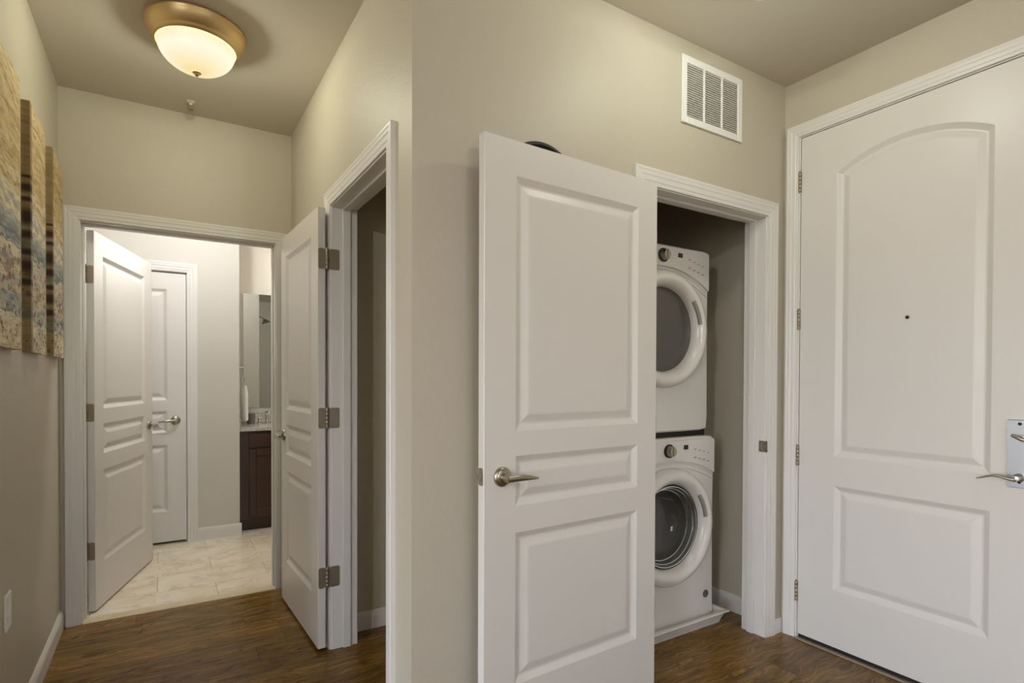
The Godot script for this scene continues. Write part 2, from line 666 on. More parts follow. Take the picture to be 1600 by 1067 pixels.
# ---------------------------------------------------------------- fittings
func ceiling_lamp(label: String, a: float, b: float, energy: float, color := Color(0.98, 0.985, 0.88)) -> void:
	var t := thing("ceiling_lamp", label, "lamp", W(a, 2.74, b))
	var st := mb()
	lathe(st, [Vector2(0, -0.001), Vector2(0.186, -0.001), Vector2(0.191, -0.005), Vector2(0.192, -0.011), Vector2(0.189, -0.016), Vector2(0.187, -0.024), Vector2(0.182, -0.036), Vector2(0.175, -0.048), Vector2(0.167, -0.058), Vector2(0.163, -0.061), Vector2(0.161, -0.066), Vector2(0.157, -0.073), Vector2(0.150, -0.076), Vector2(0.146, -0.071), Vector2(0.146, -0.03), Vector2(0, -0.028)], 64)
	obj("rim", st, M.bronze, t)
	var g := mb()
	var prof := []
	for k in 19:
		var x := PI / 2 * k / 18.0
		prof.append(Vector2(0.147 * cos(x), -0.070 - 0.108 * sin(x)))
	lathe(g, prof, 64)
	obj("glass_bowl", g, M.bowl, t)
	var f := mb()
	lathe(f, [Vector2(0.0, 0.0), Vector2(0.016, 0.0), Vector2(0.017, -0.004), Vector2(0.010, -0.008), Vector2(0.0085, -0.013), Vector2(0.004, -0.018), Vector2(0, -0.019)], 20, Transform3D(Basis(), Vector3(0, -0.177, 0)))
	obj("finial", f, M.bronze, t)
	var l := OmniLight3D.new()
	l.name = "lamp_light"
	l.position = Vector3(0, -0.115, 0)
	l.light_color = color
	l.light_energy = energy
	l.light_size = 0.05
	l.omni_range = 12.0
	l.omni_attenuation = 2.0
	l.shadow_enabled = true
	t.add_child(l, true)


func machine(called: String, label: String, category: String, at: Vector3, h: float, door_y: float, see_through: bool, console_r: float) -> Node3D:
	# local: x right, y up, z towards the room; front plane z = 0
	var t := thing(called, label, category, at)
	var w := 0.343
	var st := mb()
	var hole := 0.214
	# front panel with a round hole, its outline rounded at the corners
	var out_ := []
	var n := 96
	var rad := 0.022
	for k in n:
		var g := TAU * k / n
		var d := Vector2(cos(g), sin(g))
		var best := INF
		if d.x != 0:
			best = minf(best, (w if d.x > 0 else -w) / d.x)
		if d.y != 0:
			best = minf(best, ((h - door_y) if d.y > 0 else -door_y) / d.y)
		var e := d * best
		# round the corners
		var lim := Vector2(w - rad, (h - door_y - rad) if e.y > 0 else (door_y - rad))
		if absf(e.x) > lim.x and absf(e.y) > lim.y:
			var cc := Vector2(signf(e.x) * lim.x, signf(e.y) * lim.y)
			e = cc + (e - cc).normalized() * rad
		out_.append(e)
	for k in n:
		var j := (k + 1) % n
		var a := Vector2(cos(TAU * k / n), sin(TAU * k / n)) * hole
		var b := Vector2(cos(TAU * j / n), sin(TAU * j / n)) * hole
		var ek: Vector2 = out_[k] * ((out_[k].length() - 0.008) / out_[k].length())
		var ej: Vector2 = out_[j] * ((out_[j].length() - 0.008) / out_[j].length())
		var y := Vector3(0, door_y, 0)
		var up := func(v: Vector2, z: float) -> Vector3: return Vector3(v.x, v.y, z) + y
		quad(st, up.call(a, 0.0), up.call(b, 0.0), up.call(ej, 0.0), up.call(ek, 0.0), Vector3(0, 0, 1))
		var sk := Vector3(out_[k].x, out_[k].y, 0)
		quad(st, up.call(ek, 0.0), up.call(ej, 0.0), up.call(out_[j], -0.010), up.call(out_[k], -0.010), sk + Vector3(0, 0, 0.3))
		quad(st, up.call(out_[k], -0.010), up.call(out_[j], -0.010), up.call(out_[j], -0.70), up.call(out_[k], -0.70), sk)
		tri(st, Vector3(0, door_y, -0.70), up.call(out_[k], -0.70), up.call(out_[j], -0.70), Vector3(0, 0, -1))
	obj("cabinet", st, M.appliance, t)
	# console: arched lower edge, proud of the front
	var poly := []
	var top := h - 0.012
	var cy := top - 0.098 - console_r
	for k in 25:
		var x := -0.337 + 0.674 * k / 24.0
		poly.append(Vector2(x, cy + sqrt(console_r * console_r - x * x)))
	poly.append(Vector2(0.337, top - 0.016))
	for k in 4:
		var g := PI / 2 * k / 3.0
		poly.append(Vector2(0.321 + cos(g) * 0.016, top - 0.016 + sin(g) * 0.016))
	for k in 4:
		var g := PI / 2 + PI / 2 * k / 3.0
		poly.append(Vector2(-0.321 + cos(g) * 0.016, top - 0.016 + sin(g) * 0.016))
	var cs := mb()
	prism(cs, poly, 0.0, 0.013, 0.004)
	var console := obj("control_panel", cs, M.appliance, t)
	var band := mb()
	for o in [0.012, 0.034]:
		var pts := []
		var r := []
		for k in 25:
			var x := -0.332 + 0.664 * k / 24.0
			pts.append(Vector3(x, cy - o + sqrt(console_r * console_r - x * x), 0.0015))
			r.append(Vector2(0.0035, 0.005))
		tube(band, pts, r, 6)
	obj("arched_rib", band, M.appliance, t)
	var kx := -0.008
	var ky := top - 0.048
	var kb := mb()
	lathe(kb, [Vector2(0.034, 0.0), Vector2(0.034, 0.006), Vector2(0.030, 0.008), Vector2(0.0, 0.008)], 32, Transform3D(Basis(Vector3(1, 0, 0), Vector3(0, 0, 1), Vector3(0, -1, 0)), Vector3(kx, ky, 0.013)))
	var bezel := obj("dial_bezel", kb, M.black, console)
	bezel.set_meta("label", "black ring behind the dial")
	kb = mb()
	lathe(kb, [Vector2(0.026, 0.007), Vector2(0.025, 0.028), Vector2(0.022, 0.032), Vector2(0.0, 0.032)], 32, Transform3D(Basis(Vector3(1, 0, 0), Vector3(0, 0, 1), Vector3(0, -1, 0)), Vector3(kx, ky, 0.013)))
	box(kb, Vector3(kx - 0.003, ky - 0.021, 0.044), Vector3(kx + 0.003, ky + 0.021, 0.049), 0.001)
	obj("dial", kb, M.nickel, console)
	var dp := mb()
	prism(dp, rr(0.115, top - 0.036, 0.032, 0.022, 0.002), 0.012, 0.0145, 0.0)
	obj("display", dp, M.black, console)
	for r in 2:
		for k in 4:
			var bt := mb()
			prism(bt, rr(0.185 + k * 0.033, top - 0.05 - r * 0.042 - k * 0.008, 0.018, 0.006 + 0.002 * r, 0.002), 0.012, 0.0145, 0.0)
			obj("button", bt, M.print, console)
	# door: bulging ring, glass
	var xf := Transform3D(Basis(Vector3(1, 0, 0), Vector3(0, 0, 1), Vector3(0, -1, 0)), Vector3(0, door_y, 0))
	var rg := mb()
	lathe(rg, [Vector2(0.288, -0.001), Vector2(0.290, 0.012), Vector2(0.289, 0.026), Vector2(0.284, 0.040), Vector2(0.275, 0.051), Vector2(0.262, 0.058), Vector2(0.248, 0.060), Vector2(0.238, 0.056), Vector2(0.226, 0.046), Vector2(0.217, 0.034), Vector2(0.211, 0.020), Vector2(0.208, 0.004), Vector2(0.207, -0.004)], 96, xf)
	var ring := obj("door_ring", rg, M.appliance, t)
	var gr := mb()
	for s in [0]:
		var pts := []
		var r := []
		for k in 13:
			var g := deg_to_rad(8.0 + 32.0 * k / 12.0)
			pts.append(Vector3(cos(g) * 0.229, door_y + sin(g) * 0.229, 0.047))
			r.append(Vector2(0.012, 0.009))
		tube(gr, pts, r, 8, Vector3(0, 0, 1))
	var grip := obj("grip_recess", gr, M.grey_plastic, ring)
	grip.set_meta("label", "grey finger grip in the door ring")
	if see_through:
		var gk := mb()
		lathe(gk, [Vector2(0.212, 0.006), Vector2(0.207, 0.012), Vector2(0.200, 0.010), Vector2(0.194, -0.004), Vector2(0.186, -0.02), Vector2(0.186, -0.05), Vector2(0.25, -0.06)], 64, xf)
		obj("gasket", gk, M.dark_rubber, t)
		var ch := mb()
		for q in [[0.199, 0.011, 0.0032], [0.188, -0.004, 0.0028], [0.176, -0.03, 0.003]]:
			var prof := []
			for k in 9:
				prof.append(Vector2(q[0] + cos(TAU * k / 8.0) * q[2], q[1] + sin(TAU * k / 8.0) * q[2]))
			lathe(ch, prof, 64, xf)
		obj("glass_rim", ch, M.chrome, t)
		var gl := mb()
		lathe(gl, [Vector2(0.199, 0.009), Vector2(0.185, -0.006), Vector2(0.170, -0.05), Vector2(0.150, -0.085), Vector2(0.10, -0.11), Vector2(0.0, -0.118)], 64, xf)
		obj("door_glass", gl, M.glass, t)
		var dr := mb()
		lathe(dr, [Vector2(0.19, -0.05), Vector2(0.245, -0.07), Vector2(0.255, -0.10), Vector2(0.255, -0.46), Vector2(0.24, -0.47), Vector2(0.0, -0.47)], 64, xf)
		var drum := obj("drum", dr, M.drum, t)
		for q in 3:
			var bf := mb()
			var g := TAU * (q / 3.0) + 2.6
			var d := Vector2(cos(g), sin(g))
			var s := Vector2(-d.y, d.x)
			var ra := []
			var rb := []
			for k in [[0.255, -0.05], [0.2, -0.018], [0.19, 0.0], [0.2, 0.018], [0.255, 0.05]]:
				var v: Vector2 = d * k[0] + s * k[1]
				ra.append(Vector3(v.x, v.y + door_y, -0.12))
				rb.append(Vector3(v.x, v.y + door_y, -0.45))
			sweep(bf, ra, rb)
			obj("baffle", bf, M.drum, drum)
	else:
		var gl := mb()
		lathe(gl, [Vector2(0.212, 0.002), Vector2(0.203, 0.007), Vector2(0.15, 0.013), Vector2(0.08, 0.016), Vector2(0.0, 0.017)], 64, xf)
		obj("door_glass", gl, M.dryer_glass, t)
	return t


# ================================================================ the scene
func _ready() -> void:
	rng.seed = 4
	# ---- camera
	var cam := Camera3D.new()
	cam.name = "camera"
	add_child(cam)
	cam.projection = Camera3D.PROJECTION_FRUSTUM
	cam.near = 0.05
	cam.far = 60.0
	var f := 872.4
	cam.size = 0.05 * 1067.0 / f
	cam.frustum_offset = Vector2(0, 0.05 * (602.0 - 533.5) / f)
	var th := deg_to_rad(57.97)
	var right := Vector3(sin(th), 0, cos(th))
	var fwd := Vector3(cos(th), 0, -sin(th))
	var b0 := Basis(right, Vector3.UP, -fwd)
	cam.basis = b0 * Basis(Vector3.RIGHT, deg_to_rad(-0.705)) * Basis(Vector3.BACK, deg_to_rad(0.19))
	cam.position = Vector3(0, 1.2747, 0)
	cam.current = true
	# ---- sky and exposure
	var env := Environment.new()
	env.background_mode = Environment.BG_SKY
	var sky := Sky.new()
	var sm := ProceduralSkyMaterial.new()
	sm.sky_top_color = c8(158, 180, 212)
	sm.sky_horizon_color = c8(228, 230, 230)
	sm.ground_bottom_color = c8(120, 116, 106)
	sm.ground_horizon_color = c8(196, 196, 190)
	sm.sky_energy_multiplier = 1.0
	sky.sky_material = sm
	env.sky = sky
	env.background_energy_multiplier = E_SKY
	env.ambient_light_source = Environment.AMBIENT_SOURCE_SKY
	env.tonemap_mode = Environment.TONE_MAPPER_LINEAR
	env.tonemap_exposure = 1.02
	env.sdfgi_enabled = true
	env.ssao_enabled = true
	env.ssil_enabled = true
	var we := WorldEnvironment.new()
	we.name = "world_environment"
	we.environment = env
	add_child(we)

	make_materials()
	M.bowl = mat(c8(190, 180, 160), 0.35)
	M.bowl.emission_enabled = true
	var grad := Gradient.new()
	grad.offsets = PackedFloat32Array([0.0, 0.3, 0.7, 1.0])
	grad.colors = PackedColorArray([c8(250, 232, 184), c8(255, 250, 232), c8(252, 236, 190), c8(244, 216, 148)])
	var gt := GradientTexture2D.new()
	gt.gradient = grad
	gt.fill_from = Vector2(0, 0)
	gt.fill_to = Vector2(0, 1)
	gt.width = 8
	gt.height = 128
	M.bowl.emission = Color.WHITE
	M.bowl.emission_operator = BaseMaterial3D.EMISSION_OP_MULTIPLY
	M.bowl.emission_texture = gt
	M.bowl.emission_energy_multiplier = 0.84
	M.globe = mat(Color.WHITE, 0.4)
	M.globe.emission_enabled = true
	M.globe.emission = c8(255, 248, 236)
	M.globe.emission_energy_multiplier = 1.5

	shell()
	floors()
	ceiling_lamp("round ceiling lamp with frosted glass bowl and bronze rim above the hall", 0.127, 2.72, E_HALL)
	ceiling_lamp("round ceiling lamp by the entry door, only its glass bowl tip showing at the top", 1.708, 1.12, E_ENTRY, C_ENTRY)
	ceiling_lamp("round living room ceiling lamp towards the left windows, behind the camera", -2.2, -0.6, E_LIVING, C_LIVING)
	ceiling_lamp("round ceiling lamp behind the camera on the entry door's side", 1.1, -1.5, E_CORNER, C_LIVING)
	ceiling_lamp("round bathroom ceiling lamp hidden above the doorway", 0.22, 3.98, E_BATH, C_LIVING)
	doors()
	laundry()
	hall_things()
	bathroom()


func shell() -> void:
	var H := 2.74
	var st := mb()
	wbox(st, -4.9, 2.9, -3.4, 1.9, H, H + 0.12)
	wbox(st, -1.45, 2.9, 1.9, 5.75, H, H + 0.12)
	tag(obj("ceiling", st, M.ceiling), "smooth painted ceiling over the hall and entry", "ceiling", "", "structure")
	wall("wall_left", "beige hall wall on the left with the canvas panels", [[-0.563, -0.443, 1.9, 3.61, 0, H]], M.wall)
	wall("wall_right", "beige hall wall with the half open hall door", [[0.668, 0.788, 1.666, 1.867, 0, H], [0.668, 0.788, 2.670, 3.61, 0, H], [0.668, 0.788, 1.867, 2.670, 2.088, H]], M.wall)
	wall("wall_end", "beige wall at the hall's end above the bathroom doorway", [[-1.42, -0.373, 3.61, 3.73, 0, H], [0.593, 0.994, 3.61, 3.73, 0, H], [-0.373, 0.593, 3.61, 3.73, 2.093, H]], M.wall)
	wall("wall_laundry", "beige wall over the laundry closet with the air grille", [[0.788, 1.674, 1.666, 1.786, 0, H], [2.529, 2.657, 1.666, 1.786, 0, H], [1.674, 2.529, 1.666, 1.786, 2.088, H]], M.wall)
	wall("wall_entry", "beige wall round the tall entry door", [[2.657, 2.80, 1.602, 2.9, 0, H], [2.657, 2.80, -3.4, 0.645, 0, H], [2.657, 2.80, 0.645, 1.602, 2.473, H]], M.wall)
	wall("wall_closet", "closet walls behind the hall door and the laundry machines", [[0.788, 2.657, 2.785, 2.88, 0, H], [1.48, 1.58, 1.786, 2.785, 0, H]], M.wall)
	wall("wall_living", "living room walls behind the camera with window openings", [
		[-4.8, -0.563, 1.9, 2.02, 0, H], [-4.8, -0.7, -3.4, -3.28, 0, H], [0.4, 2.657, -3.4, -3.28, 0, H],
		[-0.7, 0.4, -3.4, -3.28, 2.2, H], [-0.7, 0.4, -3.4, -3.28, 0, 0.9],
		[-4.92, -4.8, -3.4, -2.7, 0, H], [-4.92, -4.8, -0.6, -0.3, 0, H], [-4.92, -4.8, 1.6, 2.02, 0, H],
		[-4.92, -4.8, -2.7, -0.6, 2.35, H], [-4.92, -4.8, -0.3, 1.6, 2.35, H], [-4.92, -4.8, -2.7, -0.6, 0, 0.15], [-4.92, -4.8, -0.3, 1.6, 0, 0.15]], M.wall)
	wall("wall_bathroom", "pale grey bathroom wall with the white closet door", [
		[0.178, 0.525, 4.985, 5.10, 0, H], [-1.42, -0.6, 4.985, 5.10, 0, H], [-0.6, 0.178, 4.985, 5.10, 2.093, H],
		[-1.42, -1.30, 3.73, 5.565, 0, H], [-1.42, 0.425, 5.565, 5.68, 0, H]], M.bath_wall)
	wall("wall_doorway", "pale grey bathroom side of the doorway wall", [[-1.30, -0.455, 3.73, 3.736, 0, H], [0.675, 0.994, 3.73, 3.736, 0, H], [-0.455, 0.675, 3.73, 3.736, 2.16, H]], M.bath_wall)
	wall("wall_vanity", "bright bathroom wall round the vanity and mirror", [[0.425, 0.525, 5.10, 5.565, 0, H], [0.425, 1.87, 5.565, 5.68, 0, H], [1.75, 1.87, 2.88, 5.565, 0, H], [0.9, 0.994, 2.88, 3.61, 0, H]], M.bath_wall)
	# windows of the living room
	var n := 0
	for w in [[-2.7, -0.6, 0.15, 2.35, true], [-0.3, 1.6, 0.15, 2.35, true], [-0.7, 0.4, 0.9, 2.2, false]]:
		n += 1
		var t := Node3D.new()
		t.name = "window_%d" % n
		add_child(t)
		tag(t, ["white framed window in the living room's left wall, farther from the hall", "white framed window in the living room's left wall, nearer the hall", "white framed window straight behind the camera"][n - 1], "window", "", "structure")
		for part in [[w[0], w[0] + 0.05, w[2], w[3]], [w[1] - 0.05, w[1], w[2], w[3]], [(w[0] + w[1]) / 2 - 0.025, (w[0] + w[1]) / 2 + 0.025, w[2] + 0.05, w[3] - 0.05], [w[0] + 0.05, w[1] - 0.05, w[2], w[2] + 0.05], [w[0] + 0.05, w[1] - 0.05, w[3] - 0.05, w[3]]]:
			var s := mb()
			if w[4]:
				wbox(s, -4.9, -4.83, part[0], part[1], part[2], part[3], 0.004)
			else:
				wbox(s, part[0], part[1], -3.37, -3.31, part[2], part[3], 0.004)
			obj("frame_bar", s, M.trim, t)
	# baseboards
	baseboard("baseboard_left", "white baseboard along the left hall wall", Vector2(-0.443, 1.9), Vector2(-0.443, 3.594), Vector2(1, 0))
	baseboard("baseboard_right", "white baseboard under the hall wall beside the hall door", Vector2(0.668, 1.666), Vector2(0.668, 1.815), Vector2(-1, 0))
	baseboard("baseboard_laundry", "white baseboard behind the open closet door", Vector2(0.668, 1.666), Vector2(1.614, 1.666), Vector2(0, -1))
	baseboard("baseboard_corner", "short white baseboard between the two door casings", Vector2(2.585, 1.666), Vector2(2.657, 1.666), Vector2(0, -1), 0.07)
	baseboard("baseboard_closet", "white baseboard inside the laundry closet", Vector2(2.657, 1.786), Vector2(2.657, 2.785), Vector2(-1, 0))
	baseboard("baseboard_end", "white baseboard inside the dark hall closet", Vector2(0.788, 2.785), Vector2(1.48, 2.785), Vector2(0, -1))
	baseboard("baseboard_bathroom", "white baseboard between bathroom closet door and vanity", Vector2(0.228, 4.985), Vector2(0.538, 4.985), Vector2(0, -1), 0.1)
	# door casings and jambs
	trim("white casing round the bathroom doorway at the hall's end", W(0, 0, 3.61), 0.0, -0.355, 0.575, 2.075, 0.064, 0.12, true, [0.045, 0.08])
	var tr := trim("white casing and jamb of the hall door on the right wall", W(0.668, 0, 0), -PI / 2, -2.652, -1.885, 2.07, 0.066, 0.12, false)
	jamb_plates(tr, -2.652, [1.825, 1.088, 0.345], 0.010, -0.036)
	var sk := mb()
	prism(sk, rr(0, 0, 0.03, 0.06, 0.004), 0.0, 0.0015, 0.0, Transform3D(Basis(Vector3(0, 0, 1), Vector3(0, 1, 0), Vector3(-1, 0, 0)), Vector3(-1.885, 0.945, -0.012)))
	obj("strike_plate", sk, M.hinge, tr)
	tr = trim("white casing and jamb of the laundry closet", W(0, 0, 1.666), 0.0, 1.692, 2.508, 2.068, 0.07, 0.12, false)
	sk = mb()
	var xf := Transform3D(Basis(Vector3(0, 0, 1), Vector3(0, 1, 0), Vector3(-1, 0, 0)), Vector3(2.508, 0.944, -0.007))
	for q in [[0.0, 0.021, 0.046, 0.009], [0.0, -0.021, 0.046, 0.009], [0.0165, 0.0, 0.013, 0.034], [-0.0165, 0.0, 0.013, 0.034]]:
		prism(sk, rr(q[0], q[1], q[2], q[3] + 0.004, 0.003), 0.0, 0.0016, 0.0, xf)
	prism(sk, rr(0, 0, 0.024, 0.034, 0.001), 0.0, 0.0004, 0.0, xf)
	obj("strike_plate", sk, M.nickel, tr)
	jamb_plates(tr, 1.692, [1.825, 1.088, 0.345], 0.010, -0.036)
	trim("white casing round the tall entry door", W(2.657, 0, 0), -PI / 2, -1.584, -0.663, 2.457, 0.058, 0.143, false, [0.05, 0.09])
	trim("white casing of the closed bathroom closet door", W(0, 0, 4.985), 0.0, -0.58, 0.158, 2.075, 0.068, 0.115, false, [0.055, 0.09])


func jamb_plates(tr: Node3D, x: float, ys: Array, z0: float, z1: float) -> void:
	for y in ys:
		var st := mb()
		var xf := Transform3D(Basis(Vector3(0, 0, 1), Vector3(0, 1, 0), Vector3(1, 0, 0)), Vector3(x, y, (z0 + z1) / 2))
		prism(st, rr(0, 0, absf(z1 - z0), 0.096, 0.009), 0.0, 0.0016, 0.0, xf)
		for s in [[0.006, 0.03], [-0.006, 0.008], [0.006, -0.012], [-0.004, -0.034]]:
			lathe(st, [Vector2(0.0042, 0.0), Vector2(0.0036, 0.0012), Vector2(0, 0.0008)], 10, Transform3D(Basis(Vector3(0, 0, 1), Vector3(1, 0, 0), Vector3(0, 1, 0)), Vector3(x + 0.0016, y + s[1], (z0 + z1) / 2 + s[0])))
		obj("hinge_plate", st, M.hinge, tr)


func floors() -> void:
	# hall, entry and closets: dark planks on a slab
	var st := mb()
	wbox(st, -4.92, 2.80, -3.4, 1.9, -0.12, -0.010)
	wbox(st, -0.563, 2.80, 1.9, 3.61, -0.12, -0.010)
	var fl := obj("floor", st, M.subfloor)
	tag(fl, "dark brown wood plank floor of the hall and entry", "floor", "", "structure")
	var pw := 0.15
	var row := 0
	var b := 3.61
	while b > -0.6:
		var bb := maxf(b - pw, -0.6)
		var a := -0.443 - rng.randf() * 1.0
		while a < 2.657:
			var length := 1.22
			var lo := maxf(a, -0.443)
			var hi := minf(a + length, 2.657)
			if hi - lo > 0.02:
				var s := mb()
				var g := 0.0003
				var u0 := rng.randf()
				var v0 := rng.randf()
				var y := rng.randf() * 0.0004
				plank(s, lo + g, hi - g, bb + g, b - g, y, Vector2(u0 - (lo - a) / 1.22 * 0.0, v0), Vector2((hi - lo) / 1.22, 0.8))
				obj("plank", s, M["wood%d" % rng.randi_range(0, 2)], fl)
			a += length
		b -= pw
		row += 1
	var rest := mb()
	plank(rest, -4.8, -0.444, -3.28, 1.9, 0.0, Vector2.ZERO, Vector2(3.6, 34.0))
	plank(rest, -0.443, 2.657, -3.28, -0.601, 0.0, Vector2.ZERO, Vector2(2.5, 17.0))
	var r := obj("planks_beyond", rest, M.wood0, fl)
	r.set_meta("kind", "stuff")
	# bathroom: marble tiles in running bond
	st = mb()
	wbox(st, -1.42, 1.87, 3.61, 5.565, -0.12, -0.004)
	wbox(st, 0.994, 1.75, 2.88, 3.61, -0.12, -0.004)
	var bf := obj("floor", st, M.grout)
	tag(bf, "pale marble tile floor of the bathroom", "floor", "", "structure")
	var bs := [3.675, 3.903, 4.205, 4.507, 4.809, 5.111, 5.413, 5.565]
	for k in bs.size() - 1:
		var off := 0.273 if k % 2 == 0 else 0.578
		var a := off - 0.61 * 4
		while a < 1.75:
			var lo := maxf(a, -1.30)
			var hi := minf(a + 0.61, 1.75)
			if hi - lo > 0.02:
				var s := mb()
				var q := Vector2(rng.randf(), rng.randf())
				plank(s, lo + 0.0016, hi - 0.0016, bs[k] + 0.0016, bs[k + 1] - 0.0016, 0.0, q, Vector2((hi - lo) * 1.1, (bs[k + 1] - bs[k]) * 1.1))
				obj("tile", s, M.marble, bf)
			a += 0.61
	var sd := mb()
	wbox(sd, -0.355, 0.575, 3.594, 3.674, -0.003, 0.004, 0.002)
	obj("saddle", sd, M.saddle, bf)


func plank(st: SurfaceTool, a0: float, a1: float, b0: float, b1: float, y: float, uv: Vector2, span: Vector2) -> void:
	var c := 0.0009
	var p := [W(a0 + c, y, b0 + c), W(a1 - c, y, b0 + c), W(a1 - c, y, b1 - c), W(a0 + c, y, b1 - c)]
	var q := [W(a0, y - c, b0), W(a1, y - c, b0), W(a1, y - c, b1), W(a0, y - c, b1)]
	var low := [W(a0, y - 0.009, b0), W(a1, y - 0.009, b0), W(a1, y - 0.009, b1), W(a0, y - 0.009, b1)]
	var u := [uv, uv + Vector2(span.x, 0), uv + span, uv + Vector2(0, span.y)]
	quad(st, p[0], p[1], p[2], p[3], Vector3.UP, PackedVector2Array(u))
	var mid: Vector3 = (p[0] + p[2]) / 2
	for i in 4:
		var j := (i + 1) % 4
		var o: Vector3 = (p[i] + p[j]) / 2 - mid
		quad(st, p[i], p[j], q[j], q[i], o + Vector3.UP * 0.1, PackedVector2Array([u[i], u[j], u[j], u[i]]))
		quad(st, q[i], q[j], low[j], low[i], o, PackedVector2Array([u[i], u[j], u[j], u[i]]))
	quad(st, low[0], low[1], low[2], low[3], Vector3.DOWN)


func door(called: String, label: String, hinge_at: Vector2, way: Vector2, w: float, y0: float, y1: float, th: float, panels: Array) -> Node3D:
	var d := thing(called, label, "door", W(hinge_at.x, 0, hinge_at.y), atan2(way.y, way.x), "", "structure")
	door_leaf(d, w, y0, y1, th, panels)
	return d


func doors() -> void:
	# laundry closet leaf, swung right round against the wall
	var d := door("door_1", "large white three panel closet door standing wide open in front of the wall", Vector2(1.687, 1.600), Vector2(-0.818, -0.041), 0.818, 0.014, 2.06, 0.035, panels_for(0.818, 0.108, 0.124))
	for y in [1.825, 1.088, 0.345]:
		hinge(d, y, 0.035, 0.041)
	lever_set(d, 0.748, 0.953, 0.0, -1.0, -1.0)
	lever_set(d, 0.748, 0.953, 0.035, 1.0, -1.0)
	latch(d, 0.818, 0.957, 0.035)
	# hall closet leaf, folded back along the hall wall
	d = door("door_2", "narrow looking white panel door folded back against the right hall wall", Vector2(0.605, 2.652), Vector2(-0.030, 0.758), 0.755, 0.018, 2.06, 0.035, panels_for(0.755, 0.115, 0.112))
	for y in [1.825, 1.088, 0.345]:
		hinge(d, y, 0.035, 0.041)
	lever_set(d, 0.69, 0.953, 0.0, -1.0, -1.0)
	latch(d, 0.755, 0.957, 0.035)
	# bathroom leaf, opened into the bathroom
	var way := Vector2(0.251, 0.878).normalized()
	var zd := Vector2(way.y, -way.x)
	var at := Vector2(-0.311, 3.736) - zd * 0.035
	d = door("door_3", "white three panel bathroom door standing open into the tiled bathroom", at, way, 0.905, 0.012, 2.06, 0.035, panels_for(0.905, 0.112, 0.14))
	for y in [1.825, 1.083, 0.335]:
		hinge(d, y, 0.035, -0.005)
	lever_set(d, 0.837, 0.95, 0.035, 1.0, -1.0)
	lever_set(d, 0.837, 0.95, 0.0, -1.0, -1.0)
	# closed closet door in the bathroom
	d = door("door_4", "closed white panel closet door on the far bathroom wall", Vector2(-0.577, 5.035), Vector2(1, 0), 0.732, 0.02, 2.07, 0.035, panels_for(0.732, 0.12, 0.125))
	lever_set(d, 0.66, 0.945, 0.035, 1.0, -1.0)
	# entry door
	d = door("door_5", "tall white entry door with arched upper panel and steel lock plate", Vector2(2.692, 1.580), Vector2(0, -1), 0.913, 0.022, 2.452, 0.035, [[0.171, 0.29, 0.752, 0.778], [0.171, 0.916, 0.752, 2.235, 2.318]])
	for y in [2.24, 1.567, 0.90, 0.231]:
		hinge(d, y, 0.035, 0.040, false)
	var st := mb()
	var face := Transform3D(Basis(Vector3(1, 0, 0), Vector3(0, 0, 1), Vector3(0, -1, 0)), Vector3(0.467, 1.538, 0.033))
	lathe(st, [Vector2(0.0075, 0), Vector2(0.0075, 0.003), Vector2(0.006, 0.0042), Vector2(0.0035, 0.0042), Vector2(0.003, 0.0025), Vector2(0, 0.0025)], 20, face)
	obj("peephole", st, M.black, d)
	st = mb()
	prism(st, rr(0.838, 1.005, 0.072, 0.25, 0.004), 0.034, 0.0425, 0.003)
	var plate := obj("lock_plate", st, M.brushed, d)
	for y in [0.902, 1.115]:
		st = mb()
		lathe(st, [Vector2(0.006, 0), Vector2(0.0052, 0.002), Vector2(0, 0.0026)], 14, Transform3D(Basis(Vector3(1, 0, 0), Vector3(0, 0, 1), Vector3(0, -1, 0)), Vector3(0.838, y, 0.0425)))
		obj("screw", st, M.dark_seal, plate)
	st = mb()
	lathe(st, [Vector2(0.016, 0), Vector2(0.015, 0.012), Vector2(0.011, 0.02), Vector2(0.011, 0.046), Vector2(0, 0.048)], 20, Transform3D(Basis(Vector3(1, 0, 0), Vector3(0, 0, 1), Vector3(0, -1, 0)), Vector3(0.838, 0.918, 0.0425)))
	var pts := []
	var r := []
	for k in 15:
		var t := k / 14.0
		pts.append(Vector3(0.838 - t * 0.112, 0.916 + sin((t - 0.12) * TAU * 0.82) * 0.0085 * (0.3 + t) , 0.085 + 0.004 * sin(t * PI)))
		r.append(Vector2(lerpf(0.010, 0.006, t), lerpf(0.008, 0.0022, t)))
	tube(st, pts, r, 12)
	obj("lever_handle", st, M.nickel, plate)
	st = mb()
	lathe(st, [Vector2(0.012, 0), Vector2(0.011, 0.008), Vector2(0, 0.01)], 18, Transform3D(Basis(Vector3(1, 0, 0), Vector3(0, 0, 1), Vector3(0, -1, 0)), Vector3(0.845, 1.063, 0.0425)))
	tube(st, [Vector3(0.818, 1.073, 0.055), Vector3(0.83, 1.069, 0.058), Vector3(0.845, 1.062, 0.059), Vector3(0.868, 1.053, 0.056)], [Vector2(0.004, 0.0055), Vector2(0.005, 0.007), Vector2(0.006, 0.008), Vector2(0.004, 0.006)], 10)
	obj("thumb_turn", st, M.nickel, plate)
	st = mb()
	box(st, Vector3(0.004, 0.004, 0.004), Vector3(0.909, 0.021, 0.031), 0.001)
	obj("door_sweep", st, M.dark_seal, d)
	st = mb()
	wbox(st, 2.632, 2.77, 0.664, 1.583, 0.0, 0.004, 0.001)
	wbox(st, 2.632, 2.642, 0.664, 1.583, 0.0, 0.007, 0.002)
	tag(obj("threshold", st, M.threshold), "thin metal threshold strip under the entry door", "threshold")


